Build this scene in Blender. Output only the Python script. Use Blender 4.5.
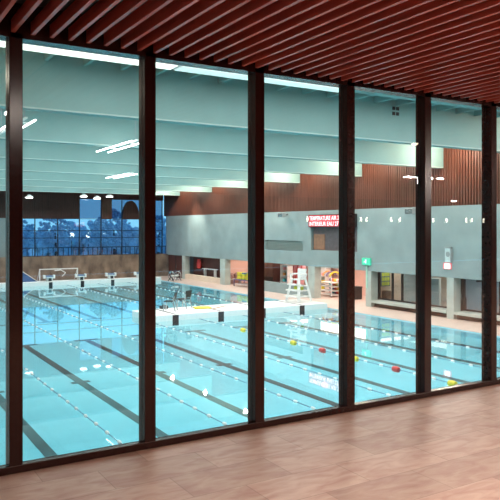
import bpy, bmesh, math, random
from mathutils import Vector, Matrix
random.seed(7)
R = math.radians
for o in list(bpy.data.objects):
    bpy.data.objects.remove(o, do_unlink=True)
SC = bpy.context.scene
COL = SC.collection

# ------------------------------------------------------------------ camera
cd = bpy.data.cameras.new('camera'); cam = bpy.data.objects.new('camera', cd); COL.objects.link(cam)
cd.sensor_fit = 'HORIZONTAL'; cd.sensor_width = 36; cd.lens = 665 / 500 * 36
cd.shift_y = -22 / 500; cd.clip_end = 500; cd.clip_start = 0.05
cam.location = (0, 0, 1.65); cam.rotation_euler = (R(90), 0, R(-31.34))
SC.camera = cam
# ------------------------------------------------------------------ render look
SC.view_settings.view_transform = 'Standard'; SC.view_settings.look = 'None'
SC.view_settings.gamma = 1.0; SC.view_settings.use_curve_mapping = False
SC.view_settings.exposure = 0.0
cy = SC.cycles
cy.use_denoising = True
try: cy.denoiser = 'OPENIMAGEDENOISE'
except Exception: pass
cy.max_bounces = 10; cy.diffuse_bounces = 4; cy.glossy_bounces = 4; cy.transmission_bounces = 6
cy.transparent_max_bounces = 24; cy.caustics_reflective = False; cy.caustics_refractive = False
cy.sample_clamp_indirect = 4.0; cy.sample_clamp_direct = 0
# ------------------------------------------------------------------ world: blue dusk
W = bpy.data.worlds.new('dusk'); SC.world = W; W.use_nodes = True
wn = W.node_tree.nodes; wl = W.node_tree.links
bg = wn['Background']
tc = wn.new('ShaderNodeTexCoord'); sx = wn.new('ShaderNodeSeparateXYZ'); rp = wn.new('ShaderNodeValToRGB')
wl.new(tc.outputs['Generated'], sx.inputs[0]); wl.new(sx.outputs['Z'], rp.inputs[0]); wl.new(rp.outputs[0], bg.inputs[0])
rp.color_ramp.elements[0].color = (.17, .41, .62, 1); rp.color_ramp.elements[1].color = (.07, .20, .42, 1)
rp.color_ramp.elements[1].position = .5
bg.inputs[1].default_value = 2.2

# ------------------------------------------------------------------ large lights
def area(name, loc, sx_, sy_, power, col=(1, 1, 1), rot=(0, 0, 0), spread=180):
    l = bpy.data.lights.new(name, 'AREA'); l.shape = 'RECTANGLE'; l.size = sx_; l.size_y = sy_
    l.energy = power; l.color = col; l.spread = R(spread)
    o = bpy.data.objects.new(name, l); COL.objects.link(o); o.location = loc; o.rotation_euler = rot
    return o
def point(name, loc, power, col=(1, 1, 1), r=.1):
    l = bpy.data.lights.new(name, 'POINT'); l.energy = power; l.color = col; l.shadow_soft_size = r
    o = bpy.data.objects.new(name, l); COL.objects.link(o); o.location = loc
    return o
def spot(name, loc, power, col, ang=80, blend=.6, rot=(0, 0, 0), r=.05):
    l = bpy.data.lights.new(name, 'SPOT'); l.energy = power; l.color = col; l.spot_size = R(ang); l.spot_blend = blend
    l.shadow_soft_size = r
    o = bpy.data.objects.new(name, l); COL.objects.link(o); o.location = loc; o.rotation_euler = rot
    return o
BEAM0, BSTEP = 11.0, 6.07
WARM = (1.0, .72, .48)
for k in range(-1, 8):
    yc = BEAM0 + BSTEP * (k + .5) + .3
    if yc > 56: continue
    area('hall_roof_light', (13.8, yc, 5.85), 20, 1.4, 1000, (1.0, .95, .93))
# warm washers at the head of the timber wall, one per bay (lamps below the roof, behind the beams)
for k in range(0, 7):
    yc = BEAM0 + BSTEP * (k + 1) - 1.5
    point('wall_washer_light', (23.9, yc, 5.45), 500, (1.0, .74, .58), .12)
    point('wall_washer_light', (1.6, yc, 5.3), 15, (1.0, .86, .66), .12)
point('wall_washer_light', (.5, 14.9, 4.9), 160, (1.0, .88, .70), .12)
spot('concrete_wash_beam', (23.6, 50.2, 4.55), 900, (1.0, .93, .80), 75, .9, (0, R(-32), 0))
spot('concrete_wash_beam', (23.6, 37.5, 4.55), 260, (1.0, .93, .80), 75, .9, (0, R(-32), 0))
# recess under the concrete band: warm ceiling panels
area('recess_light', (27.2, 43.0, -.85), 2.4, 6, 120, (1.0, .76, .62))
area('recess_light', (27.2, 32.0, -.85), 2.4, 7, 160, (1.0, .74, .62))
area('recess_light', (27.4, 37.0, -.85), 1.6, 3, 60, (1.0, .74, .62))
area('recess_light', (27.6, 50.0, -.85), 1.6, 4, 26, (1.0, .76, .62))
area('corridor_light', (28.6, 26.0, -.85), 2.0, 3.5, 40, (1.0, .86, .72))
area('corridor_light', (28.6, 18.0, -.85), 2.0, 8, 60, (.86, .95, 1.0))
# lobby
area('lobby_light', (4.5, .3, 2.85), 7, 2.0, 290, (1.0, .73, .57), spread=150)
area('lobby_light', (12.5, .8, 2.85), 7, 2.4, 310, (1.0, .75, .59), spread=150)
point('spot_cluster_light', (12.6, -2.65, 2.85), 130, (1.0, .84, .74), .12)
area('lobby_side_fill', (-6.5, -2.0, 1.2), 2.4, 6, 80, (1.0, .66, .46), rot=(0, R(-75), 0))  # added unseen fill that brightens the slat sides

# ------------------------------------------------------------------ materials
def nt(name):
    m = bpy.data.materials.new(name); m.use_nodes = True
    return m, m.node_tree.nodes, m.node_tree.links, m.node_tree.nodes['Principled BSDF']
def mat(name, c, rough=.6, metal=0, var=.12, scale=6, bump=0, spec=.5, stretch=(1, 1, 1), detail=4):
    m, n, l, p = nt(name)
    p.inputs['Roughness'].default_value = rough; p.inputs['Metallic'].default_value = metal
    p.inputs['Specular IOR Level'].default_value = spec
    t = n.new('ShaderNodeTexCoord'); mp = n.new('ShaderNodeMapping'); mp.inputs['Scale'].default_value = stretch
    nz = n.new('ShaderNodeTexNoise'); nz.inputs['Scale'].default_value = scale; nz.inputs['Detail'].default_value = detail
    rmp = n.new('ShaderNodeValToRGB')
    lo = tuple(max(0, v * (1 - var)) for v in c); hi = tuple(min(1, v * (1 + var)) for v in c)
    rmp.color_ramp.elements[0].color = (*lo, 1); rmp.color_ramp.elements[1].color = (*hi, 1)
    rmp.color_ramp.elements[0].position = .3; rmp.color_ramp.elements[1].position = .7
    l.new(t.outputs['Object'], mp.inputs[0]); l.new(mp.outputs[0], nz.inputs['Vector']); l.new(nz.outputs[0], rmp.inputs[0])
    l.new(rmp.outputs[0], p.inputs['Base Color'])
    if bump:
        b = n.new('ShaderNodeBump'); b.inputs['Strength'].default_value = bump; b.inputs['Distance'].default_value = .02
        l.new(nz.outputs[0], b.inputs['Height']); l.new(b.outputs[0], p.inputs['Normal'])
    return m
def emit(name, c, s):
    m, n, l, p = nt(name)
    p.inputs['Base Color'].default_value = (*c, 1); p.inputs['Emission Color'].default_value = (*c, 1)
    p.inputs['Emission Strength'].default_value = s
    return m
def glass(name, tint, ior=1.45, refl=(1, 1, 1), rough=0.0):
    m, n, l, p = nt(name); n.remove(p)
    out = n['Material Output']
    tr = n.new('ShaderNodeBsdfTransparent'); tr.inputs[0].default_value = (*tint, 1)
    gl = n.new('ShaderNodeBsdfGlossy'); gl.inputs['Roughness'].default_value = rough; gl.inputs[0].default_value = (*refl, 1)
    fr = n.new('ShaderNodeFresnel'); fr.inputs['IOR'].default_value = ior
    ge = n.new('ShaderNodeNewGeometry'); iv = n.new('ShaderNodeMix'); iv.data_type = 'FLOAT'   # same index from both sides of a face
    iv.inputs[2].default_value = ior; iv.inputs[3].default_value = 1 / ior
    l.new(ge.outputs['Backfacing'], iv.inputs[0]); l.new(iv.outputs[0], fr.inputs['IOR'])
    mx = n.new('ShaderNodeMixShader')
    l.new(fr.outputs[0], mx.inputs[0]); l.new(tr.outputs[0], mx.inputs[1]); l.new(gl.outputs[0], mx.inputs[2])
    l.new(mx.outputs[0], out.inputs[0])
    return m
def water_mat():
    m = glass('pool_water', (.84, .97, .985), 1.19, rough=.02)
    n = m.node_tree.nodes; l = m.node_tree.links
    t = n.new('ShaderNodeTexCoord'); nz = n.new('ShaderNodeTexNoise'); nz.inputs['Scale'].default_value = .9
    nz.inputs['Detail'].default_value = 2; nz.inputs['Roughness'].default_value = .4
    b = n.new('ShaderNodeBump'); b.inputs['Strength'].default_value = .08; b.inputs['Distance'].default_value = .05
    l.new(t.outputs['Object'], nz.inputs['Vector']); l.new(nz.outputs[0], b.inputs['Height'])
    for x in n:
        if x.bl_idname in ('ShaderNodeBsdfGlossy', 'ShaderNodeFresnel'): l.new(b.outputs[0], x.inputs['Normal'])
    return m
def tiles(name, c1, c2, mortar, bw, bh, rough, msize=.004, offset=.5, grain=0, spec=.5, bump=0.0):
    m, n, l, p = nt(name); p.inputs['Roughness'].default_value = rough; p.inputs['Specular IOR Level'].default_value = spec
    t = n.new('ShaderNodeTexCoord'); br = n.new('ShaderNodeTexBrick'); br.offset = offset
    br.inputs['Color1'].default_value = (*c1, 1); br.inputs['Color2'].default_value = (*c2, 1); br.inputs['Mortar'].default_value = (*mortar, 1)
    br.inputs['Scale'].default_value = 1; br.inputs['Mortar Size'].default_value = msize
    br.inputs['Brick Width'].default_value = bw; br.inputs['Row Height'].default_value = bh
    l.new(t.outputs['Object'], br.inputs['Vector'])
    src = br.outputs[0]
    if grain:
        mp = n.new('ShaderNodeMapping'); mp.inputs['Scale'].default_value = (3.0, 8, 4); mp.inputs['Rotation'].default_value = (0, 0, .25)
        nz = n.new('ShaderNodeTexNoise'); nz.inputs['Scale'].default_value = 1.5; nz.inputs['Detail'].default_value = 7; nz.inputs['Distortion'].default_value = .7
        rm = n.new('ShaderNodeValToRGB'); rm.color_ramp.elements[0].color = (1 - grain * .75, 1 - grain * 1.25, 1 - grain * 1.35, 1); rm.color_ramp.elements[1].color = (1, 1, 1, 1)
        rm.color_ramp.elements[0].position = .3; rm.color_ramp.elements[1].position = .65
        mx = n.new('ShaderNodeMix'); mx.data_type = 'RGBA'; mx.blend_type = 'MULTIPLY'; mx.inputs[0].default_value = 1
        l.new(t.outputs['Object'], mp.inputs[0]); l.new(mp.outputs[0], nz.inputs['Vector']); l.new(nz.outputs[0], rm.inputs[0])
        l.new(br.outputs[0], mx.inputs[6]); l.new(rm.outputs[0], mx.inputs[7]); src = mx.outputs[2]
    l.new(src, p.inputs['Base Color'])
    return m

M = dict(
    bronze=mat('bronze_frame', (.024, .006, .005), .22, .0, .08, 30, spec=.35),
    slat=mat('red_brown_slat', (.46, .075, .045), .40, 0, .25, 3, .05, stretch=(8, .4, 8)),
    dark=mat('dark_void', (.008, .006, .006), .8, var=.2),
    lobbyfloor=tiles('lobby_stone_tile', (.47, .325, .255), (.61, .445, .36), (.38, .26, .20), .75, .375, .42, .003, .5, .30, .3),
    lobbywall=mat('lobby_wall', (.10, .05, .04), .7, var=.2, scale=2),
    paint=mat('pool_tinted_paint', (.225, .375, .360), .75, var=.04, scale=1.2, bump=.02),  # green of the pool's bounce light is put into this white paint
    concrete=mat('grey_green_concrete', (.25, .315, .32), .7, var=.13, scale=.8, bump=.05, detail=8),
    lit_edge=mat('lit_edge_paint', (.42, .54, .52), .7, var=.03),  # paler copy of the beam paint, for lit lower edges
    colconc=mat('column_concrete', (.42, .47, .44), .7, var=.12, scale=2, bump=.05),
    stone=mat('rusty_stone', (.215, .155, .115), .7, var=.6, scale=1.3, bump=.1, stretch=(1, 1, .6), detail=8),
    timber=mat('timber_cladding', (.115, .037, .022), .55, var=.28, scale=2.2, stretch=(6, 6, .3), bump=.05),
    darktimber=mat('dark_timber', (.085, .028, .022), .6, var=.3, scale=2, stretch=(6, 6, .3)),
    joint=mat('shadow_joint', (.028, .013, .010), .8, var=.1),
    deck=mat('pale_deck', (.64, .50, .445), .45, var=.06, scale=3),
    white=mat('white_paint', (.84, .85, .84), .45, var=.03),
    basin=tiles('pool_tile', (.31, .68, .79), (.33, .70, .81), (.27, .62, .74), .5, .5, .5, .012, 0),
    line=mat('lane_line_tile', (.006, .014, .022), .5, var=.15),
    water=water_mat(),
    glass=glass('window_glass', (.935, .965, .96), 1.45),
    glass2=glass('hall_glass', (.86, .93, .95), 1.45),
    glass3=glass('reflection_glass', (.50, .58, .66), 1.45),  # tint of the panes that stand in for a reflection
    pink=mat('warm_plaster', (.74, .50, .45), .8, var=.06, scale=2),
    cream=mat('cream_plaster', (.70, .58, .47), .8, var=.06, scale=2),
    paleblue=mat('pale_blue_plaster', (.50, .62, .68), .8, var=.15, scale=1),
    black=mat('black_plastic', (.012, .012, .014), .45, var=.2),
    char=mat('charcoal_fabric', (.018, .022, .022), .8, var=.2, scale=40),
    chrome=mat('chrome', (.6, .62, .63), .25, .9, .05),
    grey=mat('grey_plastic', (.30, .33, .34), .5, var=.1),
    yellow=mat('yellow_foam', (.80, .66, .05), .6, var=.1),
    lime=mat('lime_foam', (.50, .62, .06), .6, var=.1),
    red=mat('red_plastic', (.60, .05, .05), .5, var=.1),
    pinkf=mat('pink_foam', (.82, .38, .40), .6, var=.15, scale=9),
    blue=mat('blue_vinyl', (.055, .14, .34), .45, var=.15, scale=2),
    bluegrey=mat('blue_grip', (.10, .17, .28), .6, var=.15),
    purple=mat('purple_vinyl', (.16, .12, .26), .5, var=.15),
    teal=mat('teal_foam', (.05, .38, .40), .6, var=.1),
    orange=mat('orange_foam', (.80, .33, .08), .6, var=.1),
    brown=mat('brown_wicker', (.20, .11, .07), .7, var=.3, scale=20),
    wood=mat('light_wood', (.42, .26, .14), .6, var=.2, stretch=(8, 1, 1)),
    net=mat('net_grey', (.30, .27, .25), .8, var=.1),
    bark=mat('bark', (.05, .05, .06), .9, var=.3, scale=8),
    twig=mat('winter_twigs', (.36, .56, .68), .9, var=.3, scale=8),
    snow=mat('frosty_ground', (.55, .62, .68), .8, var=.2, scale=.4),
    lumen=emit('lamp_lens', (1.0, .97, .92), 9),
    lumenw=emit('warm_lamp_lens', (1.0, .80, .58), 30),
    lumenp=emit('spot_lens', (1.0, .86, .76), 420),
    lumens=emit('sconce_lens', (1.0, .86, .68), 26),
    strip=emit('underside_glow_bright', (1.0, .96, .86), 1.25), stripdim=emit('underside_glow_dim', (.86, .96, .92), .65),  # glow for the lit beam underside, bright part and faded part
    street=emit('street_globe', (1.0, .97, .9), 3.0),
    led=emit('led_red', (1.0, .44, .46), 2.4),
    ledback=emit('led_panel_glow', (.38, .02, .035), .55),
    exit=emit('exit_green', (.06, .55, .34), .45),
    exitw=emit('exit_white', (.6, .95, .8), 1.2),
    redlamp=emit('red_box_glow', (.75, .18, .2), .7),
    redwhite=emit('white_sign_glow', (1.0, .82, .84), 2.2),
)

# ------------------------------------------------------------------ mesh helpers
class MB:
    def __init__(s): s.v = []; s.f = []
    def add(s, vs, fs):
        b = len(s.v); s.v += [tuple(v) for v in vs]; s.f += [tuple(b + i for i in f) for f in fs]; return s
    def box(s, x0, x1, y0, y1, z0, z1):
        vs = [(x0, y0, z0), (x1, y0, z0), (x1, y1, z0), (x0, y1, z0), (x0, y0, z1), (x1, y0, z1), (x1, y1, z1), (x0, y1, z1)]
        return s.add(vs, [(0, 3, 2, 1), (4, 5, 6, 7), (0, 1, 5, 4), (1, 2, 6, 5), (2, 3, 7, 6), (3, 0, 4, 7)])
    def bar(s, a, b, w, h=None, up=(0, 0, 1)):
        h = h or w; a = Vector(a); b = Vector(b); d = (b - a).normalized(); u = Vector(up)
        if abs(d.dot(u)) > .98: u = Vector((1, 0, 0))
        x = d.cross(u).normalized(); y = x.cross(d).normalized()
        vs = []
        for p in (a, b):
            for i, j in ((-1, -1), (1, -1), (1, 1), (-1, 1)): vs.append(p + x * (i * w / 2) + y * (j * h / 2))
        return s.add(vs, [(3, 2, 1, 0), (4, 5, 6, 7), (0, 1, 5, 4), (1, 2, 6, 5), (2, 3, 7, 6), (3, 0, 4, 7)])
    def tube(s, pts, r, n=8, closed=False):
        pts = [Vector(p) for p in pts]; k = len(pts); rings = []
        for i, p in enumerate(pts):
            if closed: d = (pts[(i + 1) % k] - pts[i - 1]).normalized()
            else: d = (pts[min(i + 1, k - 1)] - pts[max(i - 1, 0)]).normalized()
            u = Vector((0, 0, 1)) if abs(d.z) < .9 else Vector((1, 0, 0))
            x = d.cross(u).normalized(); y = x.cross(d)
            rr = r[i] if isinstance(r, (list, tuple)) else r
            rings.append([p + (x * math.cos(2 * math.pi * j / n) + y * math.sin(2 * math.pi * j / n)) * rr for j in range(n)])
        vs = [v for ring in rings for v in ring]; fs = []
        for i in range(k if closed else k - 1):
            a = i * n; b = ((i + 1) % k) * n
            for j in range(n): fs.append((a + j, a + (j + 1) % n, b + (j + 1) % n, b + j))
        if not closed: fs += [tuple(range(n - 1, -1, -1)), tuple((k - 1) * n + j for j in range(n))]
        return s.add(vs, fs)
    def lathe(s, prof, c=(0, 0, 0), n=16, axis='z'):
        vs = []; k = len(prof)
        for r, h in prof:
            for j in range(n):
                a = 2 * math.pi * j / n; p = (r * math.cos(a), r * math.sin(a), h)
                if axis == 'x': p = (p[2], p[0], p[1])
                if axis == 'y': p = (p[1], p[2], p[0])
                vs.append((p[0] + c[0], p[1] + c[1], p[2] + c[2]))
        fs = [(i * n + j, i * n + (j + 1) % n, (i + 1) * n + (j + 1) % n, (i + 1) * n + j) for i in range(k - 1) for j in range(n)]
        fs += [tuple(range(n - 1, -1, -1)), tuple((k - 1) * n + j for j in range(n))]
        return s.add(vs, fs)
    def ball(s, c, r, n=10, sq=(1, 1, 1)):
        k = max(4, n // 2 + 1)
        prof = [(max(.02 * r, r * math.sin(math.pi * i / k)), -r * math.cos(math.pi * i / k)) for i in range(k + 1)]
        b = len(s.v); s.lathe(prof, (0, 0, 0), n)
        for i in range(b, len(s.v)):
            v = s.v[i]; s.v[i] = (v[0] * sq[0] + c[0], v[1] * sq[1] + c[1], v[2] * sq[2] + c[2])
        return s
    def prism(s, poly, y0, y1):   # polygon in x,z extruded along y
        k = len(poly); vs = [(x, y0, z) for x, z in poly] + [(x, y1, z) for x, z in poly]
        fs = [tuple(range(k)), tuple(range(2 * k - 1, k - 1, -1))] + [(j, k + j, k + (j + 1) % k, (j + 1) % k) for j in range(k)]
        return s.add(vs, fs)
    def build(s, name, m, parent=None, bevel=0, smooth=False, loc=None):
        me = bpy.data.meshes.new(name); me.from_pydata(s.v, [], s.f)
        bm = bmesh.new(); bm.from_mesh(me); bmesh.ops.recalc_face_normals(bm, faces=bm.faces)
        if smooth:
            for f in bm.faces: f.smooth = True
        bm.to_mesh(me); bm.free()
        if smooth:
            try: me.set_sharp_from_angle(angle=R(40))
            except Exception: pass
        me.materials.append(M[m] if isinstance(m, str) else m)
        o = bpy.data.objects.new(name, me); COL.objects.link(o)
        if parent: o.parent = parent
        if loc: o.location = loc
        if bevel:
            b = o.modifiers.new('bevel', 'BEVEL'); b.width = bevel; b.segments = 2; b.limit_method = 'ANGLE'
        return o
def tag(o, label, cat, group=None, kind=None):
    o['label'] = label; o['category'] = cat
    if group: o['group'] = group
    if kind: o['kind'] = kind
    return o
def empty(name, loc=(0, 0, 0), rz=0, label=None, cat=None, group=None, kind=None):
    o = bpy.data.objects.new(name, None); COL.objects.link(o); o.empty_display_size = .1
    o.location = loc; o.rotation_euler = (0, 0, rz)
    if label: tag(o, label, cat, group, kind)
    return o
def struct(o, label, cat): return tag(o, label, cat, None, 'structure')
def copy_tree(o, parent=None):
    c = o.copy(); COL.objects.link(c)
    if parent: c.parent = parent
    for ch in list(o.children): copy_tree(ch, c)
    return c
def text_mesh(name, body, size, m, parent, loc, rot, sx_=1.0):
    cu = bpy.data.curves.new(name, 'FONT'); cu.body = body; cu.size = size; cu.extrude = .006; cu.offset = size * .012
    t = bpy.data.objects.new(name, cu); COL.objects.link(t)
    bpy.context.view_layer.update()
    me = bpy.data.meshes.new_from_object(t.evaluated_get(bpy.context.evaluated_depsgraph_get()))
    bpy.data.objects.remove(t, do_unlink=True)
    me.materials.clear(); me.materials.append(M[m])
    o = bpy.data.objects.new(name, me); COL.objects.link(o); o.parent = parent
    o.location = loc; o.rotation_euler = rot; o.scale = (sx_, 1, 1)
    return o

# ------------------------------------------------------------------ sizes
WY = 4.746            # lobby face of the window wall
DECK, WAT, BOT, TOPB = -2.80, -2.85, -3.08, -2.55
PX0, PX1, PY0, PY1 = 1.9, 23.1, 7.5, 52.5
XW, FY = 25.3, 57.0
CZ = 6.10
LANES = [3.65 + 2.52 * i for i in range(8)]

# ------------------------------------------------------------------ lobby shell
o = MB().box(-8, 31, -14, WY + .07, -.2, -.04).build('floor', 'lobbyfloor'); struct(o, 'pinkish tan stone tile floor in front of the tall windows', 'floor')
sl = MB(); x = -7.95
while x < 30.9:
    sl.box(x + .042, x + .068, -13.9, WY - .03, 2.985, 3.072); x += .1305
ce = MB().box(-8, 31, -14, WY + .10, 3.20, 3.30).build('ceiling_lobby', 'dark'); struct(ce, 'dark ceiling hung with red brown timber slats above the lobby', 'ceiling')
sl.build('timber_slat', 'slat', ce)['kind'] = 'structure'
o = MB().box(-8, 31, -14.2, -14, 0, 3.2).build('wall_back', 'lobbywall'); struct(o, 'dark lobby wall behind the viewer', 'wall')
o = MB().box(-8.2, -8, -14, WY, 0, 3.2).build('wall_left', 'lobbywall'); struct(o, 'dark end wall of the lobby', 'wall')
o = MB().box(31, 31.2, -14, WY, 0, 3.2).build('wall_right', 'lobbywall'); struct(o, 'dark far end wall of the lobby', 'wall')
# window wall
MX = [1.006 + .992 * i for i in range(-5, 15)]
win = empty('window_1', (0, WY, 0)); struct(win, 'tall dark bronze framed window wall between lobby and pool hall', 'window')
for x in MX:
    MB().box(x - .045, x + .045, 0, .13, -.04, 3.0).build('mullion', 'bronze', win, .004)
for a, b in zip(MX[:-1], MX[1:]):
    MB().box(a + .045, b - .045, .05, .068, .014, 2.965).build('pane', 'glass', win)
MB().box(MX[0] - .045, MX[-1] + .045, -.002, .07, -.04, .014).build('bottom_rail', 'bronze', win, .004)
MB().box(MX[0] - .045, MX[-1] + .045, .0, .125, 2.96, 3.2).build('top_rail', 'bronze', win)
w = MB().box(-8, MX[0] - .045, WY, WY + .13, 0, 3.2).box(MX[-1] + .045, 31, WY, WY + .13, 0, 3.2).build('wall_front', 'lobbywall')
struct(w, 'dark solid wall flanking the window wall', 'wall')
w = MB().box(-3, XW, WY + .13, WY + .33, -2.8, -.40).box(-3, XW, WY + .13, WY + .33, 3.32, CZ).build('wall_below_window', 'concrete'); struct(w, 'concrete wall below and above the lobby windows', 'wall')

# ------------------------------------------------------------------ pool hall shell
d = MB().box(0, PX0, WY + .13, FY, -3.3, DECK).box(PX1, 31, WY + .13, FY, -3.3, DECK).box(PX0, PX1, WY + .13, PY0, -3.3, DECK).box(PX0, PX1, PY1 + .8, FY, -3.3, DECK)
o = d.build('pool_deck', 'deck'); struct(o, 'pale pinkish deck around the swimming pool', 'floor')
o = MB().box(PX0, PX1, PY0, PY1 + .8, BOT - .2, BOT).box(PX0, PX0 + .02, PY0, PY1, BOT, WAT + .02).box(PX1 - .02, PX1, PY0, PY1, BOT, WAT + .02).build('pool_basin', 'basin')
struct(o, 'turquoise tiled swimming pool basin with dark lane lines', 'pool')
basin = o
ln = MB()
for i, X in enumerate(LANES):
    def seg(y0, y1, t0, t1):
        ln.box(X - .125, X + .125, y0, y1, BOT, BOT + .012)
        if t0: ln.box(X - .5, X + .5, y0 - .12, y0 + .12, BOT, BOT + .013)
        if t1: ln.box(X - .5, X + .5, y1 - .12, y1 + .12, BOT, BOT + .013)
    if i < 4: seg(PY0 + 2, 27.6, 1, 1); seg(33.8, PY1 - 2, 1, 1)
    else: seg(PY0 + 2, 27.4, 1, 1); seg(34.2, PY1 - 2, 1, 1)
    ln.box(X - .28, X + .28, 20.0, 20.22, BOT, BOT + .013)
lo = ln.build('lane_line', 'line', basin); lo['kind'] = 'structure'
o = MB().box(PX0 + .02, PX1 - .02, PY0, PY1, WAT - .001, WAT).build('pool_water', 'water'); struct(o, 'calm turquoise water filling the pool', 'water')
# raised far end of the pool with black end targets
fe = MB().box(PX0, PX1, PY1, PY1 + .8, BOT, TOPB).build('pool_end_wall', 'white', None, .02); struct(fe, 'raised white end wall of the pool under the starting blocks', 'wall')
tm = MB()
for X in LANES: tm.box(X - .14, X + .14, PY1 - .015, PY1, BOT, TOPB - .04)
tm.build('end_target', 'line', fe)['kind'] = 'structure'
# far wall
fw = empty('wall_far', (0, FY, 0)); struct(fw, 'far wall of the pool hall, brown stone below and dark timber above', 'wall')
MB().box(0, XW + 6, 0, .3, DECK, -.75).build('stone_base', 'stone', fw)
MB().box(0, 11.75, .0, .3, -.75, 2.47).build('concrete_panel', 'concrete', fw)
dt = MB().box(0, 17.38, .05, .3, 2.47, CZ).box(17.38, XW, .05, .3, 4.22, CZ)
x = 0.05
while x < 17.3: dt.box(x, x + .11, -.0, .06, 2.48, CZ); x += .17
dt.build('timber_cladding', 'darktimber', fw)
MB().box(19.36, 20.3, -.03, .3, 2.47, 4.22).build('reflected_post', 'timber', fw)  # orange reflection in the lobby glass, built here as a solid panel
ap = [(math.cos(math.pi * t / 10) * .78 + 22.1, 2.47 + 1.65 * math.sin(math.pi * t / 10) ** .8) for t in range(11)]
MB().prism(ap, -.02, .25).build('reflected_arch', 'darktimber', fw)  # arched shape of that reflection, built as a panel too
# far windows
w2 = empty('window_2', (0, FY, 0)); struct(w2, 'row of blue dusk windows above the brown stone wall', 'window')
FX = [11.75, 13.62, 15.53, 17.40, 19.34, 21.28, 23.2, 25.2]
fr = MB()
for x in FX: fr.box(x - .035, x + .035, .05, .17, -.75, 2.47)
for z in (-.73, .80, 1.42, 2.45): fr.box(FX[0], FX[-1], .06, .15, z - .025, z + .025)
fr.build('window_frame', 'black', w2)
for a, b in zip(FX[:-1], FX[1:]): MB().box(a + .035, b - .035, .10, .115, -.7, 2.43).build('pane', 'glass2', w2)
w5 = empty('reflected_panes', (0, FY, 0)); struct(w5, 'dim blue panes standing in for a glass reflection above the windows', 'window')  # added panes standing in for a blue reflection in the lobby glass
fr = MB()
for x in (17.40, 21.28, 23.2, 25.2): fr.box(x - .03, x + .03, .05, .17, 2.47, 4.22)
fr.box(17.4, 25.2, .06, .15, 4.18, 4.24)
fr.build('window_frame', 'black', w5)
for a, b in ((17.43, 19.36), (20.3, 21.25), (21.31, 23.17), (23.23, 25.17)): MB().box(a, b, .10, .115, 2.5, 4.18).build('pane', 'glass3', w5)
# side wall at the pool's other long side
wl_ = empty('wall_west', (0, 0, 0)); struct(wl_, 'long concrete side wall beside the first lane', 'wall')
MB().box(-.3, 0, WY + .33, FY, -2.8, 2.77).build('concrete_panel', 'concrete', wl_)
MB().box(-.3, -.02, WY + .33, FY, 2.77, CZ).build('timber_panel', 'timber', wl_)
# long wall with concrete band
wr = empty('wall_east', (XW, 0, 0)); struct(wr, 'long side wall of timber strips over a grey green concrete band', 'wall')
WB, WT = -.78, 2.74
rec = [(29.62, 34.09, .26, 1.72), (34.96, 39.51, .16, .80)]   # recesses y0,y1,z0,z1
cb = MB().box(.25, .5, WY + .33, FY, WB, WT)
ys = [WY + .33, 29.62, 34.09, 34.96, 39.51, 56.2]
cb.box(0, .25, ys[0], ys[1], WB, WT); cb.box(0, .25, ys[2], ys[3], WB, WT); cb.box(0, .25, ys[4], ys[5], WB, WT)
for y0, y1, z0, z1 in rec: cb.box(0, .25, y0, y1, WB, z0); cb.box(0, .25, y0, y1, z1, WT)
cb.build('concrete_band', 'concrete', wr)
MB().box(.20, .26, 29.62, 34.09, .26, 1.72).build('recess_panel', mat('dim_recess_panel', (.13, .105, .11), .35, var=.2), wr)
MB().box(.16, .20, 32.9, 34.0, .30, 1.25).build('recess_board', mat('brown_board', (.30, .15, .09), .6, var=.2), wr)
lv = MB()
for z in (.20, .30, .40, .50, .60, .70): lv.box(.05, .24, 34.96, 39.51, z, z + .05)
lv.build('louvre', mat('grey_louvre', (.27, .33, .31), .6), wr)
MB().box(.10, .5, WY + .33, FY, WT, CZ).build('cladding_backing', 'joint', wr)
tb = MB(); y = WY + .4
while y < FY - .1: tb.box(0, .11, y, y + .095, WT + .01, CZ); y += .17
tb.build('timber_cladding', 'timber', wr)
# soffit over recess and rooms behind
o = MB().box(XW + .5, 31, 12, FY, -.80, -.70).build('ceiling_recess', 'white'); struct(o, 'low white ceiling over the poolside storage bays', 'ceiling')
o = MB().box(29.3, 29.5, 29.5, 46.25, DECK, -.80).build('wall_storage', 'pink'); struct(o, 'warm pink plaster back wall of the storage bays', 'wall')
o = MB().box(26.2, 26.3, 46.2, 52.6, DECK, -.80).build('wall_brown_screen', 'darktimber'); struct(o, 'dark brown timber screen behind the low wall nearest the far windows', 'wall')
o = MB().box(31.0, 31.2, 12, 29.35, DECK, -.80).build('wall_corridor', 'cream'); struct(o, 'cream wall of the corridor behind the glazing', 'wall')
o = MB().box(26.2, 28.6, 29.35, 29.5, DECK, -.80).build('wall_cross', 'cream'); struct(o, 'warm cross wall between corridor and storage', 'wall')
o = MB().box(28.6, 31, 29.35, 29.5, DECK, -.80).build('wall_cross_blue', 'paleblue'); struct(o, 'pale blue part of the cross wall behind the glazing', 'wall')
o = MB().box(26.2, 31, 23.25, 23.4, DECK, -.80).build('wall_corridor_end', 'paleblue'); struct(o, 'pale blue cross wall behind the glazing', 'wall')
o = MB().box(26.3, 29.3, 46.25, 46.4, DECK, -.80).build('wall_bay_end', 'pink'); struct(o, 'warm end wall of the kickboard bay', 'wall')
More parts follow.
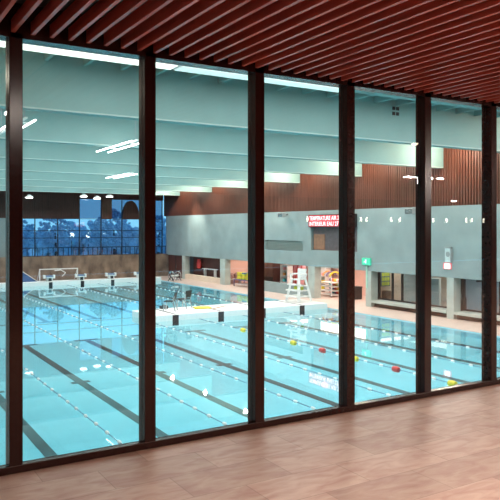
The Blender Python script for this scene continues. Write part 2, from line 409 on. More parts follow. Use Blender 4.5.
# hall ceiling, beams
o = MB().box(-.3, XW + .5, WY + .13, FY + .3, CZ, CZ + .3).build('ceiling_pool_hall', 'paint'); struct(o, 'pool-tinted ribbed ceiling of the pool hall', 'ceiling')
rb = MB(); x = .3
while x < XW: rb.box(x, x + .09, BEAM0 + .42, BEAM0 + BSTEP, CZ - .22, CZ); x += 1.0
rb.build('ceiling_rib', 'paint', o)['kind'] = 'structure'
BN = ['first', 'second', 'third', 'fourth', 'fifth', 'sixth', 'seventh', 'eighth']
for k in range(8):
    y = BEAM0 + BSTEP * k
    o = MB().box(0, XW - .002, y, y + (.42 if k == 0 else .35), 4.66 - .02 * k, CZ).build('ceiling_beam', 'paint')
    MB().box(.01, XW - .01, y - .02, y, 4.66 - .02 * k, 4.70 - .02 * k).build('lit_edge_strip', 'lit_edge', o)['kind'] = 'structure'  # pale colour put along the edge for bounce light under the beam
    struct(o, 'deep pool-tinted ceiling beam, %s from the lobby windows' % BN[k], 'beam')
# columns
for y0, y1, lab in ((22.49, 22.93, 'concrete column under the wall board with the glowing red box'), (28.44, 28.9, 'concrete column below the green exit sign'),
                    (33.72, 34.41, 'concrete column behind the lifeguard chair'), (40.45, 41.1, 'concrete column between the pink storage bay and kickboard bay'),
                    (45.3, 46.1, 'concrete column between the kickboard bay and brown screen'), (52.5, 53.04, 'slim pale column beside the dark doorway')):
    o = MB().box(XW, XW + .5, y0, y1, DECK, WB).build('column', 'colconc', None, .01); struct(o, lab, 'column')
# low walls / bench ledge
o = MB().box(XW + .05, XW + .45, 46.1, 52.5, DECK, -2.36).build('low_wall', 'cream'); struct(o, 'cream low wall in front of the dark brown screen', 'wall')
o = MB().box(XW + .05, XW + .4, 34.41, 40.45, DECK, -2.12).build('low_wall', 'concrete'); struct(o, 'grey concrete low wall behind the bulkhead and lifeguard chair', 'wall')
for y0, y1, lab in ((22.93, 28.44, 'concrete bench ledge under glazing between the two sign columns'), (12.5, 22.49, 'concrete bench ledge running from red box column towards the lobby')):
    b = MB().box(XW - .05, XW + .75, y0, y1, -2.55, -2.42).build('bench_ledge', 'colconc'); struct(b, lab, 'bench')
    MB().box(XW + .25, XW + .75, y0, y1, DECK, -2.55).build('ledge_base', 'joint', b)
# door in the corner
o = MB().box(XW + .15, XW + .22, 53.04, 56.2, DECK, WB).build('door_1', 'darktimber'); struct(o, 'dark doorway next to the slim pale column at the far corner', 'door')
MB().box(XW + .12, XW + .15, 54.6, 54.66, DECK, WB).build('door_edge', 'black', o)
MB().tube([(XW + .08, 54.4, -1.9), (XW + .08, 54.4, -1.6)], .02).build('handle', 'chrome', o)
# glazing in the recess
gx = XW + .75
def glazing(name, y0, y1, posts, lab):
    g = empty(name, (gx, 0, 0)); struct(g, lab, 'window')
    f = MB().box(0, .1, y0, y1, -2.42, -2.34).box(0, .1, y0, y1, -.86, -.80)
    f.build('window_frame', 'black', g)
    for p in posts: MB().box(0, .1, p - .05, p + .05, -2.42, -.8).build('post', 'black', g)
    pp = sorted([y0] + list(posts) + [y1])
    for a, b in zip(pp[:-1], pp[1:]): MB().box(.04, .055, a + .05, b - .05, -2.34, -.86).build('pane', 'glass2', g)
glazing('window_4', 23.4, 28.6, (23.5, 26.8, 27.55), 'dark framed glazing above the ledge between the two sign columns')
glazing('window_5', 12.5, 22.5, (14.6, 16.6, 18.6, 20.4), 'dark framed glazing past the column with the red box')
o = MB().box(gx, gx + .12, 28.6, 29.3, DECK, -.80).build('door_2', 'black'); struct(o, 'dark narrow door beside the column below the exit sign', 'door')
MB().tube([(gx - .05, 28.7, -1.9), (gx - .05, 28.7, -1.6)], .02).build('handle', 'chrome', o)
o = MB().box(gx, gx + .12, 22.5, 23.2, DECK, -.80).build('door_3', 'black'); struct(o, 'dark door beside the column with the red box', 'door')
MB().tube([(gx - .05, 22.6, -1.9), (gx - .05, 22.6, -1.6)], .02).build('handle', 'chrome', o)

# ------------------------------------------------------------------ outside in the dusk
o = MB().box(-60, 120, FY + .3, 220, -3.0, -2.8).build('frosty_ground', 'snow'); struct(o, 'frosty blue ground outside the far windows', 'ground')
bl = MB(); tp = 'dark railing of upright bars outside the far windows'
fen = empty('fence', (0, 66, -2.8), 0, tp, 'fence')
f = MB().bar((2, 0, 2.5), (44, 0, 2.5), .08).bar((2, 0, 1.5), (44, 0, 1.5), .06); f.build('rail', 'bark', fen)
f = MB(); x = 2
while x < 44: f.bar((x, 0, 0), (x, 0, 2.5), .06); x += .5
f.build('fence_bar', 'bark', fen)
def tree(x, y, h, w, lab):
    t = empty('tree', (x, y, -2.8), random.random() * 6, lab, 'tree', 'trees outside the far windows')
    MB().tube([(0, 0, 0), (.1, 0, h * .3), (0, .1, h * .7)], [.22, .16, .06]).build('trunk', 'bark', t)
    c = MB(); rnd = random.Random(int(x * 10))
    for i in range(330):
        a = rnd.random() * 6.28; e = rnd.random(); rr = w * (rnd.random() ** .5) * math.sin(math.pi * min(1, e * .85 + .12))
        c.ball((rr * math.cos(a), rr * math.sin(a), h * (.25 + .75 * e)), .08 + .2 * rnd.random(), 5, (1, 1, .8))
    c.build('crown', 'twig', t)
tree(16.2, 76, 6.2, 2.2, 'bare bluish tree outside, seen through the second far pane')
tree(21.5, 80, 6.6, 2.4, 'bare bluish tree outside, in front of the street lamps')
tree(25.0, 74, 5.6, 1.9, 'bare bluish tree outside, between second lamp and arched reflection')
tree(29.5, 82, 6.8, 2.6, 'bare bluish tree outside, below the arched reflection')
tree(34.0, 78, 6.0, 2.3, 'bare bluish tree outside, nearest the concrete wall corner')
h = MB(); rnd = random.Random(3)
for i in range(700): h.ball((rnd.uniform(0, 70), rnd.uniform(96, 99), rnd.uniform(-2.4, 1.4 + 1.2 * math.sin(i) * rnd.random())), rnd.uniform(.4, 1.0), 5)
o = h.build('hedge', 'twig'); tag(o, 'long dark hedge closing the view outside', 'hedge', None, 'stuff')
for i, (x, lab) in enumerate(((25.2, 'white globe street lamp outside, first of three from the pale column end'), (27.4, 'white globe street lamp outside, middle of three'), (29.7, 'white globe street lamp outside, nearest the concrete wall'))):
    s = empty('street_lamp', (x, 86, -2.8), 0, lab, 'street lamp', 'street lamps outside')
    MB().tube([(0, 0, 0), (0, 0, 3.3)], .06).build('pole', 'bark', s)
    MB().ball((0, 0, 3.5), .33, 10).build('lamp_globe', 'street', s, 0, True)

# ------------------------------------------------------------------ lane ropes
def float_mesh():
    return MB().lathe([(.015, -.075), (.036, -.06), (.042, 0), (.036, .06), (.015, .075)], (0, 0, 0), 10, 'y')
fproto = {}
for nm, mm in (('w', 'white'), ('b', 'blue'), ('r', 'red')):
    p = float_mesh().build('float', mm, None, 0, True); fproto[nm] = p.data; bpy.data.objects.remove(p)
mproto = {}
for nm, mm in (('yellow', 'yellow'), ('red', 'red')):
    p = MB().lathe([(.03, -.13), (.085, -.12), (.10, 0), (.085, .12), (.03, .13)], (0, 0, 0), 14, 'y').build('marker_float', mm, None, 0, True); mproto[nm] = p.data; bpy.data.objects.remove(p)
def rope(X, y0, y1, lab, markers=()):
    r = empty('lane_rope', (X, y0, WAT), 0, lab, 'lane rope', 'lane ropes')
    MB().tube([(0, .02, .01), (0, y1 - y0 - .02, .01)], .009, 6).build('cable', 'bluegrey', r)
    n = int((y1 - y0) / .76)
    for i in range(n):
        y = .5 + i * .76
        if any(abs(y0 + y - m[0]) < .3 for m in markers): continue
        f = bpy.data.objects.new('float', fproto['w']); COL.objects.link(f); f.parent = r; f.location = (0, y, .012)
    for my, c in markers:
        f = bpy.data.objects.new('marker_float', mproto[c]); COL.objects.link(f); f.parent = r; f.location = (0, my - y0, .0)
        f['label'] = 'large %s marker float' % c
RX = [2.39 + 2.52 * i for i in range(9)]
NTH = ['first', 'second', 'third', 'fourth', 'fifth', 'sixth', 'seventh', 'eighth']
for i, X in enumerate(RX[1:4]):
    rope(X, PY0, PY1, 'full length rope of white floats, %s counted from the bulkhead free end' % ('third', 'second', 'first')[i])
mk = [(25.2, 'yellow'), (21.35, 'yellow'), (19.5, 'red'), (17.67, 'yellow'), (15.67, 'red'), (13.37, 'yellow')]
names = {4: 'fourth', 5: 'third', 6: 'second', 7: 'first'}
rope(RX[4], PY0, PY1, 'full length rope of white floats passing close by the bulkhead free end') if False else None
for i in (5, 6, 7):
    t = {5: 'third', 6: 'second', 7: 'first'}[i]
    if i == 5: rope(RX[i], PY0, 29.45, 'lobby side lane rope with big yellow and red marker floats', mk)
    else: rope(RX[i], PY0, 29.45, 'lobby side rope of small white floats, %s from the wall side pool edge' % t)
    rope(RX[i], 32.15, PY1, 'rope of white floats beyond the bulkhead, %s from the wall side pool edge' % t)
rope(RX[4], 7.5, 29.45, 'lobby side rope of white floats beside the rope with coloured markers, towards open water')

# ------------------------------------------------------------------ bulkhead
bk = MB().box(12.5, PX1 - .05, 29.5, 32.1, BOT, TOPB).build('bulkhead', 'white', None, .03); tag(bk, 'long white floating bulkhead dividing the pool, chairs on top', 'bulkhead')
for X in LANES[4:]:
    MB().box(X - .16, X + .16, 29.485, 29.5, BOT, TOPB - .03).build('turn_target', 'line', bk)
    MB().box(X - .07, X + .07, 29.53, 32.07, TOPB, TOPB + .004).build('top_stripe', 'line', bk)

# ------------------------------------------------------------------ starting blocks
def block():
    b = empty('starting_block', (0, 0, 0))
    MB().box(-.22, .22, -.22, .22, 0, .28).build('base', 'white', b, .02)
    MB().prism([(-.29, .34), (-.29, .27), (.29, .27), (.29, .34)], -.34, .30).build('platform', 'white', b, .01)
    pl = MB().add([(-.27, -.33, .345), (.27, -.33, .345), (.27, .29, .43), (-.27, .29, .43), (-.27, -.33, .34), (.27, -.33, .34), (.27, .29, .34), (-.27, .29, .34)],
                  [(0, 1, 2, 3), (7, 6, 5, 4), (0, 4, 5, 1), (1, 5, 6, 2), (2, 6, 7, 3), (3, 7, 4, 0)])
    pl.build('grip_top', 'bluegrey', b)
    for s in (-1, 1):
        MB().box(s * .38 - .07, s * .38 + .07, -.1, .2, .22, .50).build('side_handle', 'white', b, .02)
    MB().box(-.12, .12, -.245, -.225, .03, .26).build('number_plate', 'line', b)
    return b
bp = block()
spots = [(13.73, 'white starting block in front of the white goal frame'), (16.25, 'white starting block beside the goal post, at the wall side'),
         (18.77, 'white starting block, third along from the blue sloping mat'), (21.29, 'white starting block nearest the long concrete wall')]
for i, (X, lab) in enumerate(spots):
    b = bp if i == 0 else copy_tree(bp)
    b.location = (X, PY1 + .42, TOPB + .004); tag(b, lab, 'starting block', 'starting blocks at the far end')

# ------------------------------------------------------------------ goal, mat, reel
g = empty('water_polo_goal', (15.05, 55.0, DECK), 0, 'white framed water polo goal with grey net by the stone wall', 'goal')
MB().bar((-1.55, 0, 0), (-1.55, 0, 1.08), .08).bar((1.55, 0, 0), (1.55, 0, 1.08), .08).bar((-1.59, 0, 1.08), (1.59, 0, 1.08), .08).build('goal_frame', 'white', g)
MB().bar((-1.55, 0, .08), (-1.55, .9, .08), .06).bar((1.55, 0, .08), (1.55, .9, .08), .06).bar((-1.55, .9, .08), (1.55, .9, .08), .06).bar((-1.55, .05, 1.05), (-1.55, .9, .1), .04).bar((1.55, .05, 1.05), (1.55, .9, .1), .04).bar((-.35, -.02, .95), (.15, -.02, 1.0), .08).bar((.15, -.02, 1.0), (.55, -.02, .75), .06).bar((.55, -.02, .75), (.25, -.02, .45), .05).build('support', 'white', g)
nb = MB()
for i in range(26): nb.bar((-1.5 + i * .12, .05, 1.04), (-1.5 + i * .12, .88, .1), .012)
for i in range(9): nb.bar((-1.55, .06 + i * .1, 1.03 - i * .115), (1.55, .06 + i * .1, 1.03 - i * .115), .012)
nb.build('net', 'net', g)
s = empty('sloping_mat', (12.3, 55.3, DECK), 0, 'blue vinyl sloping mat with white edge beside the goal', 'mat')
MB().prism([(-1.0, .02), (1.1, .02), (.98, .12), (-.2, .92), (-1.0, .95)], -.6, .6).build('wedge', 'blue', s, .02)
MB().bar((1.1, -.62, .04), (-.18, -.62, .95), .05).bar((-.18, -.62, .95), (-1.0, -.62, .98), .05).build('edge_strip', 'white', s)
r_ = empty('rope_reel', (23.75, 51.2, DECK), R(25), 'silver lane rope reel on deck near the far corner', 'reel')
for s_ in (-1, 1):
    ring = [(.4 * s_, .36 * math.cos(a * math.pi / 9), .42 + .36 * math.sin(a * math.pi / 9)) for a in range(18)]
    MB().tube(ring, .03, 6, True).build('wheel_rim', 'chrome', r_)
    q = MB()
    for a in range(3): q.bar((.4 * s_, .36 * math.cos(a * 1.047), .42 + .36 * math.sin(a * 1.047)), (.4 * s_, -.36 * math.cos(a * 1.047), .42 - .36 * math.sin(a * 1.047)), .03)
    q.build('spoke', 'chrome', r_)
MB().tube([(-.45, 0, .42), (.45, 0, .42)], .09, 10).build('drum', 'white', r_)
MB().bar((-.5, -.3, 0), (-.5, 0, .42), .05).bar((-.5, .3, 0), (-.5, 0, .42), .05).bar((.5, -.3, 0), (.5, 0, .42), .05).bar((.5, .3, 0), (.5, 0, .42), .05).build('stand', 'black', r_)

# ------------------------------------------------------------------ things on the bulkhead
def chair():
    c = empty('poolside_chair', (0, 0, 0))
    MB().box(-.22, .22, -.22, .22, .43, .47).build('seat', 'char', c, .015)
    bk_ = MB().add([(-.22, .20, .52), (.22, .20, .52), (.22, .24, .52), (-.22, .24, .52), (-.21, .27, .86), (.21, .27, .86), (.21, .31, .86), (-.21, .31, .86)],
                   [(0, 3, 2, 1), (4, 5, 6, 7), (0, 1, 5, 4), (1, 2, 6, 5), (2, 3, 7, 6), (3, 0, 4, 7)])
    bk_.build('backrest', 'char', c, .015)
    for sx2 in (-1, 1):
        MB().tube([(sx2 * .22, -.22, 0.0), (sx2 * .20, -.19, .44)], .026, 6).build('leg', 'chrome', c)
        MB().tube([(sx2 * .22, .30, 0), (sx2 * .21, .20, .44), (sx2 * .21, .25, .70)], .026, 6).build('leg', 'chrome', c)
    return c
c1 = chair(); c1.scale = (1.15, 1.15, 1.1); c1.location = (14.0, 30.8, TOPB + .014); c1.rotation_euler = (0, 0, R(-128)); tag(c1, 'charcoal poolside chair with metal legs, nearer the bulkhead free end', 'chair', 'chairs on the bulkhead')
c2 = copy_tree(c1); c2.location = (15.1, 31.45, TOPB + .014); c2.rotation_euler = (0, 0, R(-150)); tag(c2, 'charcoal poolside chair with metal legs, nearer the yellow board', 'chair', 'chairs on the bulkhead')
o = MB().box(-.2, .2, -.12, .12, 0, .16).prism([(-.1, .15), (-.06, .22), (.06, .22), (.1, .15)], -.02, .02).build('gym_bag', 'black', None, .04); o.location = (14.15, 31.85, TOPB + .006); tag(o, 'small black bag lying beside the charcoal chairs on bulkhead', 'bag')
kb = MB()
kb.prism([(-.42, 0), (.38, 0), (.46, .02), (.46, .05), (.38, .07), (-.42, .07)], -.3, .3).build('rescue_board', 'yellow', None, .03)
o = bpy.data.objects['rescue_board']; o.location = (15.95, 31.0, TOPB + .006); o.rotation_euler = (0, 0, R(-15)); tag(o, 'yellow foam board lying flat on the white bulkhead', 'foam board')
o = MB().tube([(-.75, 0, .025), (.75, 0, .025)], .022, 8).build('pole', 'wood'); o.location = (16.85, 30.75, TOPB + .006); o.rotation_euler = (0, 0, R(35)); tag(o, 'brown wooden pole lying on the bulkhead by the yellow board', 'pole')
# lifeguard chair
lg = empty('lifeguard_chair', (22.1, 30.95, TOPB + .026), R(10), 'tall white lifeguard chair with steps on the end of bulkhead', 'lifeguard chair')
Hs = 1.22
for sx2, sy2 in ((-1, -1), (-1, 1), (1, -1), (1, 1)):
    MB().bar((sx2 * .52, sy2 * .5, 0), (sx2 * .27, sy2 * .28, Hs), .16, .12).build('leg', 'white', lg)
MB().box(-.34, .32, -.34, .34, Hs, Hs + .06).build('seat', 'white', lg, .01)
q = MB()
for i in range(5): q.box(.24, .29, -.32 + i * .135, -.22 + i * .135, Hs + .06, Hs + .62)
q.box(.27, .32, -.34, .34, Hs + .5, Hs + .62).box(.27, .32, -.34, .34, Hs + .2, Hs + .28); q.build('backrest', 'white', lg)
for s_ in (-1, 1):
    MB().box(-.34, .3, s_ * .34 - .06, s_ * .34 + .06, Hs + .29, Hs + .37).box(-.32, -.25, s_ * .34 - .03, s_ * .34 + .03, Hs, Hs + .3).build('armrest', 'white', lg)
for i, z in enumerate((.28, .62, .94)):
    xx = -.52 + .25 * z / Hs; yy = .5 - .22 * z / Hs
    MB().box(xx - .20, xx + .12, -yy - .07, yy + .07, z, z + .07).build('step', 'white', lg)
for z in (.30, .62, .90):
    xx = .52 - .25 * z / Hs; yy = .5 - .22 * z / Hs
    q = MB()
    for s_ in (-1, 1): q.bar((-xx, s_ * yy, z), (xx, s_ * yy, z), .17, .05)
    q.bar((xx, -yy, z), (xx, yy, z), .09, .04); q.build('cross_brace', 'white', lg)
MB().box(-.2, .2, -.2, .2, .64, .86).build('storage_box', 'lime', lg, .02)

# ------------------------------------------------------------------ things on the concrete band
sg = empty('scoreboard', (XW - .03, 31.86, 2.1), 0, 'red glowing two line electronic board on the concrete band', 'scoreboard')
MB().box(-.16, .0, -2.26, 2.26, -.40, .38).build('casing', 'black', sg, .01)
MB().box(-.165, -.155, -2.22, 2.22, -.36, .34).build('display', 'ledback', sg)
text_mesh('upper_lettering', 'TEMPERATURE AIR 26°C', .36, 'led', sg, (-.168, 2.14, .035), (R(90), 0, R(-90)), .90)
text_mesh('lower_lettering', 'INTERIEUR EAU 27°C', .36, 'led', sg, (-.168, 2.14, -.31), (R(90), 0, R(-90)), .98)
point('scoreboard_glow', (XW - .6, 31.9, 2.1), 3, (1, .2, .25), .2)
es = empty('exit_sign', (XW, 28.75, -.25), 0, 'green lit exit sign at the head of a concrete column', 'exit sign')
MB().box(-.12, 0, -.34, .34, -.2, .2).build('casing', 'exit', es, .01)
MB().box(-.125, -.12, -.05, .05, -.1, .12).bar((-.122, -.02, .04), (-.122, .14, -.04), .05).build('running_figure', 'exitw', es)
o = MB().box(XW - .05, XW, 28.72, 28.82, -1.75, -.48).build('conduit', mat('pale_green_plastic', (.42, .70, .60), .5)); tag(o, 'pale green upright conduit under the green exit sign', 'conduit')
wb = empty('wall_clock', (XW, 22.78, .3), 0, 'grey upright board with a round clock face on the concrete', 'clock')
MB().box(-.10, 0, -.19, .18, -.33, .36).build('casing', mat('pale_board', (.55, .66, .66), .5), wb, .01)
MB().box(-.14, 0, -.24, -.19, -.35, .40).box(-.14, 0, -.24, .20, .36, .41).build('hood', 'grey', wb)
MB().lathe([(.13, -.115), (.13, -.10)], (0, -.02, .06), 18, 'x').build('clock_face', 'grey', wb, 0, True)
rbx = empty('emergency_box', (XW, 22.82, -.2), 0, 'red box with glowing white front below the grey board', 'emergency box')
MB().box(-.10, 0, -.22, .24, -.17, .14).build('casing', 'redlamp', rbx, .01)
MB().box(-.106, -.098, -.20, .15, -.14, .10).build('sign_face', 'redwhite', rbx)
for y, z, lab in ((36.7, 2.5, 'grey loudspeaker on the concrete top edge before the scoreboard'), (24.9, 2.5, 'grey loudspeaker on concrete top edge beyond the exit sign column')):
    sp = empty('loudspeaker', (XW, y, z), 0, lab, 'loudspeaker', 'loudspeakers on the concrete band')
    MB().bar((0, 0, .05), (-.35, 0, .05), .06).build('bracket', 'black', sp)
    MB().prism([(-.62, -.16), (-.30, -.10), (-.30, .11), (-.62, .16)], -.30, .30).build('body', 'grey', sp, .03)
    MB().box(-.635, -.62, -.25, .25, -.12, .12).build('grille', 'chrome', sp)

# ------------------------------------------------------------------ beam face vent, luminaires
vt = empty('ceiling_vent', (16.3, BEAM0 + BSTEP, 5.70), 0, 'small vent of four dark squares on a ceiling beam', 'vent')
q = MB()
for i in (-1, 1):
    for j in (-1, 1): q.box(i * .09 - .055, i * .09 + .055, -.03, -.0, j * .09 - .055, j * .09 + .055)
q.build('opening', 'char', vt)
def lum():
    l = empty('tube_light', (0, 0, 0))
    MB().box(-.03, .03, -1.75, 1.75, .03, .07).box(-.22, .22, -.9, -.86, .03, .06).box(-.22, .22, .86, .9, .03, .06).build('housing', 'white', l)
    for s_ in (-1, 1): MB().tube([(s_ * .22, -1.75, 0), (s_ * .22, 1.75, 0)], .024, 8).build('tube', 'lumen', l)
    MB().tube([(0, -1.5, .07), (0, -1.5, 1.66)], .01, 5).tube([(0, 1.5, .07), (0, 1.5, 1.66)], .01, 5).build('hanger', 'grey', l)
    return l
lp = lum()
for i, (x, y, z, lab) in enumerate(((8.1, 22.0, 4.45, 'twin tube light high over the pool, middle one of three'), (4.0, 19.4, 4.45, 'twin tube light high over the pool, nearest the lobby'),
                                (12.7, 34.2, 4.45, 'twin tube light high over the pool, farthest from lobby'))):
    l = lp if i == 0 else copy_tree(lp); l.location = (x, y, z); tag(l, lab, 'tube light', 'tube lights under the beams')
for i, (x0, x1, mm, lab) in enumerate(((.3, 5.2, 'strip', 'bright glowing strip for the lit underside of the first beam'), (5.25, 9.3, 'stripdim', 'dimmer glowing strip for light fading along the first beam'))):
    l = empty('underside_glow', (x0, BEAM0 + .21, 4.655), 0, lab, 'glow strip', 'glow strips under the first beam')
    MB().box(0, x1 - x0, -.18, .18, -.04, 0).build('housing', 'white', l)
    MB().box(.02, x1 - x0 - .02, -.165, .165, -.055, -.04).build('glow_face', mm, l)  # emission stands in for light falling on the beam's underside
for y, lab in ((50.2, 'small spot fixture lighting the concrete near the far windows'), (37.5, 'small spot fixture lighting the concrete before the scoreboard')):
    f = empty('spot_fixture', (23.6, y, 4.62), 0, lab, 'spotlight', 'spot fixtures over the deck')
    MB().lathe([(.05, 0), (.08, .0), (.08, .16), (.03, .2)], (0, 0, 0), 10).build('housing', 'grey', f, 0, True)
    MB().tube([(0, 0, .2), (0, 0, CZ - 4.62 + .01)], .015, 6).build('hanger', 'grey', f)
def flood(loc, lab):
    f = empty('floodlight', loc, 0, lab, 'floodlight', 'floodlights before the far wall')
    MB().lathe([(.10, .22), (.30, .05), (.31, 0)], (0, 0, 0), 14).build('housing', 'white', f, 0, True)
    MB().lathe([(.22, -.05), (.29, -.01), (.29, .0)], (0, 0, 0), 14).build('lens', 'lumen', f, 0, True)
    MB().tube([(0, 0, .3), (0, 0, 4.5 - loc[2] + .02)], .02, 6).build('hanger', 'black', f)
flood((12.37, 53.7, 4.05), 'round white floodlight above the dark timber wall')
flood((17.85, 53.7, 4.10), 'large bright floodlight before the orange brown reflection')
flood((16.75, 53.8, 4.25), 'dim floodlight between the two bright floodlights')
flood((18.95, 53.8, 4.28), 'dim floodlight closest to the arched reflection')

# ------------------------------------------------------------------ storage bays
def trolley(name, loc, rz, lab, cat, w_, d_, h_, frame='white'):
    t = empty(name, loc, rz, lab, cat)
    q = MB()
    for a in (-1, 1):
        for b in (-1, 1): q.bar((a * w_ / 2, b * d_ / 2, .08), (a * w_ / 2, b * d_ / 2, h_), .06)
    q.build('frame', frame, t)
    for a in (-1, 1):
        for b in (-1, 1): MB().lathe([(.05, -.02), (.05, .02)], (a * w_ / 2, b * d_ / 2, .05), 8, 'x').build('caster', 'black', t)
    return t
# ball cart (bay with open front)
bc = trolley('ball_cart', (27.1, 34.3, DECK), R(80), 'white wheeled cart crammed with coloured balls and foam toys', 'cart', 1.5, .8, 1.25)
for z in (.12, .38, .64, .90):
    q = MB().box(-.75, .75, -.40, .40, z, z + .03); q.build('shelf', 'white', bc)
q = MB()
for i in range(8): q.bar((-.75 + i * .214, -.41, .1), (-.75 + i * .214, -.41, 1.15), .03)
q.build('cage', 'white', bc)
rnd = random.Random(11); cols = ['orange', 'pinkf', 'purple', 'yellow', 'blue', 'red', 'white', 'teal']
cmr = Matrix.Rotation(R(80), 3, 'Z')
n = 0; CW = ['orange', 'pink', 'purple', 'yellow', 'blue', 'red', 'white', 'teal']
for zi, z in enumerate((.15, .41, .67, .93)):
    for j in range(6):
        ci = (zi * 3 + j * 5) % 8
        r = .105; p = cmr @ Vector((-.6 + j * .24, -.26, z + r + .003))
        o = MB().ball((0, 0, 0), r, 10).build('play_ball', cols[ci], None, 0, True)
        o.location = (27.1 + p.x, 34.3 + p.y, DECK + p.z)
        tag(o, '%s play ball on the %s shelf of the white cart, %s along' % (CW[ci], ('bottom', 'second', 'third', 'top')[zi], NTH[j]), 'ball', 'balls in the white cart')
for i, (dx, c, cw) in enumerate(((-.8, 'yellow', 'yellow'), (0, 'purple', 'purple'), (.8, 'orange', 'amber'))):
    pts = [(.36 * math.cos(a * math.pi / 8), 0, .30 * math.sin(a * math.pi / 8)) for a in range(9)]
    o = MB().tube(pts, .05, 8).build('foam_noodle', c, None, 0, True)
    p = cmr @ Vector((dx * .6, 0, 1.302)); o.location = (27.1 + p.x, 34.3 + p.y, DECK + p.z); o.rotation_euler = (0, 0, R(170))
    tag(o, 'bent %s foam noodle arched over the top of the white cart, %s' % (cw, ('wall column end', 'in the middle', 'other end')[i]), 'foam noodle', 'noodles over the cart')
# white shelf unit behind
def shelf_unit(loc, rz, w_, d_, h_, zs, lab, m='white'):
    s = empty('storage_shelf', loc, rz, lab, 'shelf')
    MB().box(-w_ / 2, -w_ / 2 + .04, -d_ / 2, d_ / 2, 0, h_).box(w_ / 2 - .04, w_ / 2, -d_ / 2, d_ / 2, 0, h_).build('side_panel', m, s)
    MB().box(-w_ / 2, w_ / 2, d_ / 2 - .02, d_ / 2, 0, h_).build('back_panel', m, s)
    for z in zs: MB().box(-w_ / 2, w_ / 2, -d_ / 2, d_ / 2, z, z + .03).build('shelf', m, s)
    return s
def fill(loc, rz, w_, zs, n, lab, seed):
    rm = Matrix.Rotation(rz, 3, 'Z'); rr = random.Random(seed)
    for zi, z in enumerate(zs):
        for j in range(n):
            ci = rr.randrange(8); hh = rr.uniform(.16, .28); ww = min(w_ / n * .36, .12)
            p = rm @ Vector((-w_ / 2 + (j + .5) * w_ / n, -.02, z + .035))
            o = MB().lathe([(ww, 0), (ww * 1.08, hh * .5), (ww * .9, hh)], (0, 0, 0), 8).build('plastic_tub', cols[ci], None, .01, True)
            o.location = (loc[0] + p.x, loc[1] + p.y, loc[2] + p.z)
            tag(o, '%s tub on %s, %s shelf, %s along' % (CW[ci], lab, ('lowest', 'middle', 'top')[zi], NTH[j]), 'tub', 'tubs on ' + lab)
shelf_unit((28.6, 37.3, DECK), R(-90), 1.5, .5, 1.85, (.1, .6, 1.1, 1.8), 'white shelf unit of tubs behind the ball cart'); fill((28.6, 37.3, DECK), R(-90), 1.5, (.1, .6, 1.1), 4, 'the shelf behind the ball cart', 5)
# pink bay: white rack + foam bundle, brown cabinet
cb_ = empty('cabinet', (27.1, 41.2, DECK), 0, 'dark brown timber cabinet behind the grey low wall', 'cabinet')
MB().box(-.5, .6, -.75, .6, 0, 1.95).build('body', 'darktimber', cb_, .01)
for s_ in (-1, 1): MB().box(-.53, -.5, -.08 + s_ * .33 - .31, -.08 + s_ * .33 + .31, .9, 1.92).build('door', 'timber', cb_); MB().box(-.53, -.5, -.08 + s_ * .33 - .31, -.08 + s_ * .33 + .31, .05, .86).build('drawer', 'joint', cb_)
shelf_unit((27.1, 39.45, DECK), R(-90), .9, .5, 1.8, (.1, .55, 1.0, 1.4, 1.76), 'white rack beside the brown cabinet')
fill((27.1, 39.45, DECK), R(-90), .9, (.55, 1.0, 1.4), 2, 'the rack beside the brown cabinet', 9)
rnd = random.Random(21)
for j in range(9):
    y = 39.75 - .17 * j; zt = 1.65 + .2 * rnd.random()
    o = MB().tube([(0, 0, 0), (.05, .03, zt * .5), (.22, .04, zt)], .065, 8).build('pool_noodle', 'pinkf' if j % 3 else 'red', None, 0, True)
    o.location = (27.75, y, DECK + .005); tag(o, '%s pool noodle leaning upright past the white rack, %s of the row' % ('pink' if j % 3 else 'red', ('first', 'second', 'third', 'fourth', 'fifth', 'sixth', 'seventh', 'eighth', 'last')[j]), 'pool noodle', 'noodles behind the low wall')
# kickboard trolley
kt = trolley('kickboard_trolley', (26.0, 43.2, DECK), R(90), 'low purple trolley carrying yellow kickboards', 'trolley', 2.2, .9, .5, 'purple')
MB().box(-1.15, 1.15, -.48, .48, .48, .54).build('deck_board', 'purple', kt); MB().box(-1.1, 1.1, -.44, .44, .16, .19).build('lower_shelf', 'white', kt)
for st in range(3):
    for j in range(5):
        c, cw = (('yellow', 'yellow'), ('lime', 'lime green'))[(j + st) % 3 == 1]
        if st == 1 and j == 4: c, cw = 'blue', 'blue'
        o = MB().prism([(-.3, -.05), (.24, -.05), (.33, -.02), (.33, .02), (.24, .05), (-.3, .05)], -.26, .26).build('kickboard', c, None, .02)
        o.location = (26.0 + .02 * ((j * 7) % 3 - 1), 42.5 + st * .7, DECK + .595 + j * .104); o.rotation_euler = (0, 0, R(90 + ((j * 5 + st) % 4 - 1.5) * 2))
        tag(o, '%s kickboard, %s up in the trolley stack %s' % (cw, NTH[j], ('nearest the hidden column', 'in the middle', 'farthest from the lobby')[st]), 'kickboard', 'kickboards on the purple trolley')
pb = empty('bench', (26.45, 45.9, DECK), 0, 'white low bench next to the kickboard trolley', 'bench')
MB().box(-.7, .7, -.2, .2, .36, .42).build('seat', 'white', pb)
for s_ in (-1, 1): MB().box(s_ * .55 - .04, s_ * .55 + .04, -.18, .18, 0, .36).build('leg', 'grey', pb)
for i, x in enumerate((26.15, 26.75)):
    o = MB().lathe([(.16, 0), (.25, .1), (.26, .35), (.12, .48)], (0, 0, 0), 12).build('sports_bag', mat('dusty_rose_fabric', (.40, .24, .22), .8), None, 0, True)
    o.location = (x, 45.9, DECK + .422); tag(o, 'brownish rose bag on the white bench, %s' % ('nearer the water', 'nearer the back wall')[i], 'bag', 'bags on the bench')
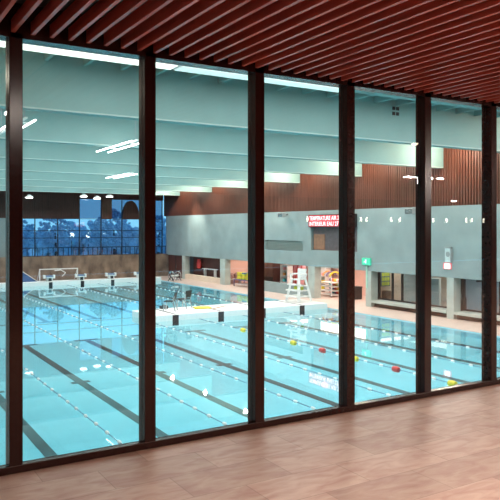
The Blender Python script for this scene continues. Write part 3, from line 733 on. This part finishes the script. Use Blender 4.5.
# brown screen bay
ct = empty('counter', (25.95, 49.0, DECK), R(90), 'white counter shelf before the dark brown screen', 'counter')
MB().box(-1.1, 1.1, -.16, .18, 1.0, 1.06).build('top', 'white', ct); MB().box(-.95, -.85, -.1, .1, 0, 1.0).box(.85, .95, -.1, .1, 0, 1.0).build('leg', 'white', ct)
o = MB().lathe([(.14, 0), (.30, .1), (.33, .45), (.22, .8)], (0, 0, 0), 12).build('robe', 'red', None, 0, True); o.location = (26.0, 51.1, DECK + .95); o.scale = (.55, 1, 1); tag(o, 'red towel robe hanging on the dark brown screen', 'robe')
o = MB().box(-.06, 0, -.4, .4, -.9, .9).build('white_door_panel', 'pink'); o.location = (26.19, 47.2, -1.75); tag(o, 'narrow pinkish panel on the brown screen beside the counter', 'panel')
# bin, corridor things
bn = empty('waste_bin', (27.3, 32.1, DECK), 0, 'dark grey waste bin against the pink wall', 'bin')
MB().box(-.28, .28, -.28, .28, 0, .72).build('body', 'black', bn, .03); MB().box(-.3, .3, -.3, .3, .72, .8).build('lid', 'char', bn, .02)
nb_ = empty('notice_board', (27.2, 29.35, -1.34), 0, 'dark framed notice board on the cream cross wall', 'notice board')
MB().box(-.36, .36, -.05, -.003, -.44, .44).build('board_frame', 'bluegrey', nb_)
q = MB()
for i in range(3):
    for j in range(3): q.box(-.31 + i * .215, -.13 + i * .215, -.06, -.05, -.39 + j * .27, -.18 + j * .27)
q.build('sheet', 'lime', nb_)
o = MB().lathe([(.20, 0), (.27, .4), (.26, .8), (.22, .8)], (0, 0, 0), 14).build('wicker_basket', 'brown', None, 0, True); o.location = (26.95, 28.95, DECK + .002); tag(o, 'brown wicker basket behind the glazing below the notice board', 'basket')
s = shelf_unit((27.6, 26.0, DECK), R(-60), .8, .45, 1.7, (.1, .5, .9, 1.3, 1.66), 'white open shelf unit behind the glazing near the red box column')
tv = empty('screen', (28.15, 23.22, -1.0), R(90), 'dark wall screen in the room behind the glazing', 'screen')
MB().box(-.06, .0, -.35, .35, -.14, .12).build('casing', 'black', tv)
for i, (x, y) in enumerate(((26.65, 22.9), (27.85, 22.9))):
    p = empty('barrier_post', (x, y, DECK), 0, 'dark slim barrier post behind the glazing, %s' % ('next to the dark door', 'farther from the dark door')[i], 'post', 'barrier posts behind the glazing')
    MB().tube([(0, 0, .02), (0, 0, .95)], .03, 8).build('pole', 'black', p); MB().lathe([(.16, 0), (.14, .03)], (0, 0, 0), 12).build('base', 'black', p)

# ------------------------------------------------------------------ lobby lamps (seen mirrored in the glass)
def downlight(x, y, lab, lens='lumenw', power=0, r=.07, grp='lobby downlights'):
    d = empty('downlight', (x, y, 2.96), 0, lab, 'downlight', grp)
    MB().lathe([(r, .14), (r * 1.25, .0), (r * 1.25, -.01)], (0, 0, 0), 14).build('housing', 'black', d, 0, True)
    MB().lathe([(r, -.03), (r, -.011)], (0, 0, 0), 14).build('lens', lens, d, 0, True)
    if power: spot('downlight_beam', (x, y, 2.90), power, WARM, 95, .8)
for i, (x, y) in enumerate(((12.1, -2.62), (12.36, -2.7), (12.74, -2.65), (13.0, -2.72), (13.26, -2.62))):
    downlight(x, y, 'bright spot of the lobby cluster mirrored on the timber wall, %s of five' % NTH[i], 'lumenp', 0, .085, 'mirrored spot cluster')
downlight(1.6, 1.8, 'lobby downlight mirrored in the first tall mullion', 'lumenp', 30)
downlight(7.5, 2.2, 'lobby downlight near the glass beyond the last mullion', 'lumenw', 60)
downlight(25.0, -12.6, 'lobby downlight mirrored on the top edge of concrete', 'lumenp', 0, .12)
for i, x in enumerate((17.27, 20.3, 20.65, 22.2, 22.73, 25.0, 25.94, 27.4, 27.8, 28.7)):
    s = empty('wall_sconce', (x, -14, 2.05), 0, 'small warm wall sconce mirrored as a dot, %s along the lobby back wall' % (NTH + ['ninth', 'tenth'])[i], 'wall sconce', 'sconces on the lobby back wall')
    MB().box(-.05, .05, 0, .04, -.16, .16).build('back_plate', 'black', s)
    MB().tube([(0, .09, -.10), (0, .09, .10)], .035, 8).build('lamp_tube', 'lumens', s)
